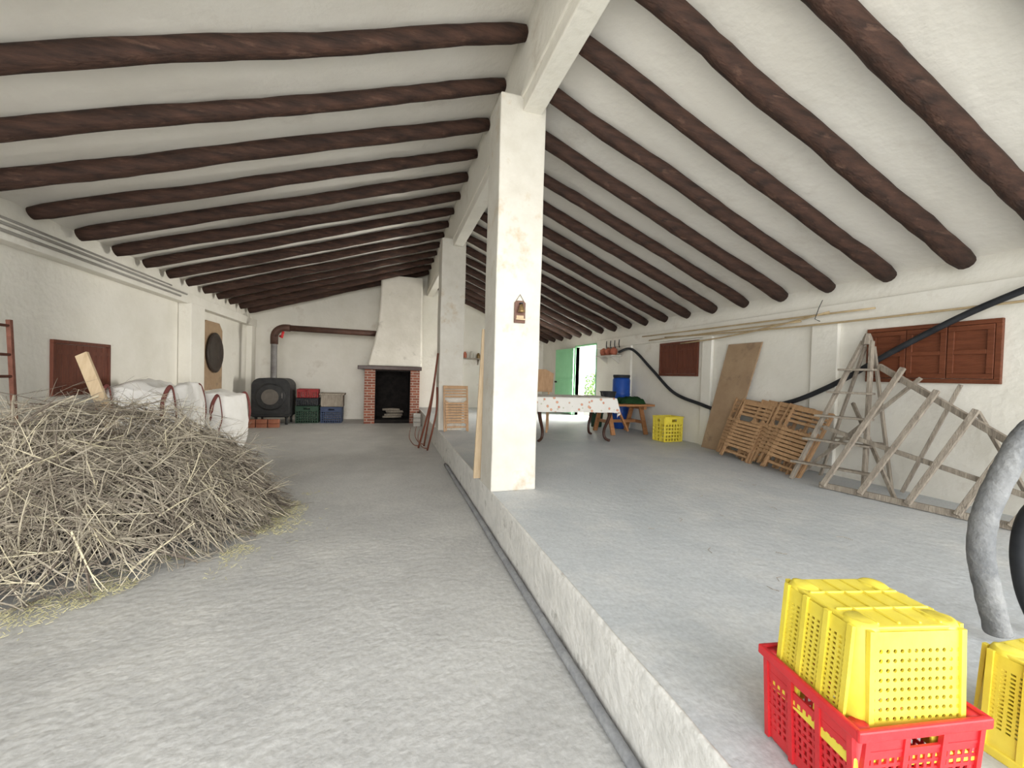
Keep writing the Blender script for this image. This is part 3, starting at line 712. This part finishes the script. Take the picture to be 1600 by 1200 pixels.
def tarpf(u,v):
    a=u*6.2832;r=v;k=1+.2*nz((math.cos(a)*2,math.sin(a)*2,1));x=.29*r*math.cos(a)*k;y=.19*r*math.sin(a)
    return V((3.98+x,6.02+y,.508+.10*(1-r**7)*(1+.35*nz((x*7,y*7,2)))+.016*nz((x*26,y*26,4))))
MB().grid(tarpf,60,24).make('folded_tarp',TARP,smooth=True,label='crumpled dark green tarpaulin lying on the bench',cat='tarpaulin')
def bucket(x,y,z,r,h,m,lab):
    t=thing('bucket',lab,'bucket',(x,y,z))
    MB().lathe([(r*.75,0),(r,h),(r*1.06,h),(r*1.06,h-.015),(r*.96,h-.015),(r*.96,h-.02),(r*.7,.01)],(x,y,z),24).make('body',m,t,smooth=False)
    MB().tube([(x+r*math.cos(a),y-r*.3,z+h-.02+(-.10*math.sin(a))) for a in [i*math.pi/10 for i in range(11)]],.004,6).make('handle',STEEL,t)
bucket(3.56,6.05,.506,.13,.20,BLK,'black plastic bucket standing on the bench')
bucket(3.80,6.85,.004,.13,.30,GRNP,'dark green bucket standing on the floor')
bc=thing('blue_barrel','bright blue plastic barrel standing behind the bench','barrel',(4.17,6.62,0))
MB().lathe([(.15,0),(.16,.03),(.16,.28),(.168,.30),(.16,.32),(.16,.62),(.168,.64),(.16,.66),(.16,.90),(.14,.94)],(4.17,6.62,.004),28).make('body',BLUP,bc,smooth=True)
MB().lathe([(.15,0),(.155,.02),(.155,.05),(.14,.055)],(4.17,6.62,.942),28).make('lid',BLK,bc)
# shelf & pots
sh=thing('wall_shelf','small white wall shelf with brackets','shelf',(4.28,7.25,1.36))
MB().box(4.14,XR-.001,6.95,7.6,1.36,1.385).make('board',PILL,sh,bevel=.003)
for y in (7.05,7.5): MB().prism([(XR-.002,y,1.36),(4.18,y,1.36),(XR-.002,y,1.22)],(0,.02,0)).make('bracket',PILL,sh)
for k,y in enumerate((7.08,7.28,7.47)):
    MB().lathe([(.05,0),(.075,.06),(.07,.10),(.075,.12),(.05,.13),(.015,.16)],(4.26,y,1.386),18).make('clay_pot',TERRA,smooth=True,label='small lidded terracotta pot on the wall shelf',cat='pot',group='pots on the wall shelf')
for k in range(4):
    y=7.0+.16*k;MB().tube([(4.37,y,1.70),(4.33,y,1.69),(4.325,y,1.60),(4.34,y,1.54),(4.36,y+.02,1.56)],.008,6).make('metal_hook',BLK,smooth=True,label='black metal hook on wall above the shelf',cat='hook',group='hooks above the shelf')
# back-wall shelf with jars
s2=thing('wall_shelf','long narrow wooden shelf on the back wall','shelf',(1.9,11.1,1.35))
MB().box(1.35,2.6,10.98,YF-.001,1.35,1.38).make('board',OLDW,s2,bevel=.003)
for x in (1.5,2.4): MB().prism([(x,YF-.002,1.35),(x,11.0,1.35),(x,YF-.002,1.2)],(.02,0,0)).make('bracket',OLDW,s2)
for k in range(6):
    x=1.45+.19*k;h=U(.12,.2)
    MB().lathe([(.045,0),(.05,.02),(.05,h*.7),(.03,h*.85),(.03,h)],(x,11.08,1.381),14).make('jar',[TERRA,PILL,BRASS][k%3],smooth=True,label='small %s jar on the back shelf'%['reddish clay','white ceramic','amber glass'][k%3],cat='jar',group='jars on the back shelf')
# twig bits on raised floor
for k in range(14):
    x,y=U(1.3,3.4),U(1.2,3.2);a=U(0,6);l=U(.02,.05)
    MB().tube([(x,y,.007),(x+l*math.cos(a),y+l*math.sin(a),.009),(x+l*1.6*math.cos(a+.4),y+l*1.6*math.sin(a+.4),.007)],.0015,5).make('twig_scrap',OLDW,label='tiny dry twig scrap lying on bare concrete',cat='twig',group='twig scraps on the floor')

# ---------------------------------------------------------------- light
w=bpy.data.worlds.new('World');bpy.context.scene.world=w;w.use_nodes=True
bg=w.node_tree.nodes['Background'];bg.inputs[0].default_value=(.88,.94,1,1);bg.inputs[1].default_value=3.5
def area(name,loc,rot,sx_,sy_,e,c):
    l=bpy.data.lights.new(name,'AREA');l.shape='RECTANGLE';l.size=sx_;l.size_y=sy_;l.energy=e;l.color=c
    o=bpy.data.objects.new(name,l);o.location=loc;o.rotation_euler=rot;col.objects.link(o)
area('entrance_daylight',(.0,-3.0,1.0),(math.radians(97),0,0),8,2.6,240,(1,.98,.95))
area('door_daylight',(5.7,8.5,1.0),(math.radians(92),0,math.radians(90)),1.8,2,560,(1,.97,.90))
sl=bpy.data.lights.new('added_fill_sun','SUN');sl.energy=2.1;sl.angle=math.radians(34);sl.color=(1,.95,.87)  # added sun lamp, even fill for the far room; no direct sun enters
so=bpy.data.objects.new('added_fill_sun',sl);so.rotation_euler=V((-.12,1,-.05)).to_track_quat('-Z','Y').to_euler();so.location=(0,-5,3);col.objects.link(so)
# ---------------------------------------------------------------- camera
f,yw,pt,rl=631.466,.298,.020,.028
F=V((math.sin(yw)*math.cos(pt),math.cos(yw)*math.cos(pt),-math.sin(pt)))
R0=V((math.cos(yw),-math.sin(yw),0));U0=R0.cross(F)
Rt=R0*math.cos(rl)+U0*math.sin(rl);Up=-R0*math.sin(rl)+U0*math.cos(rl)
cd=bpy.data.cameras.new('camera');cam=bpy.data.objects.new('camera',cd);col.objects.link(cam)
cd.sensor_width=36;cd.lens=f/1600*36;cd.clip_start=.05
M=Matrix((Rt,Up,-F)).transposed().to_4x4();M.translation=V((0,0,CZ));cam.matrix_world=M
bpy.context.scene.camera=cam
# ---------------------------------------------------------------- bring everything to real size
for me in bpy.data.meshes: me.transform(Matrix.Scale(S,4))
for o in col.objects:
    o.location=o.location*S
    for md in o.modifiers:
        if md.type=='BEVEL': md.width*=S
for l in bpy.data.lights:
    if l.type=='AREA': l.size*=S;l.size_y*=S;l.energy*=S*S
try: bpy.context.scene.view_settings.view_transform='Standard'
except Exception: pass
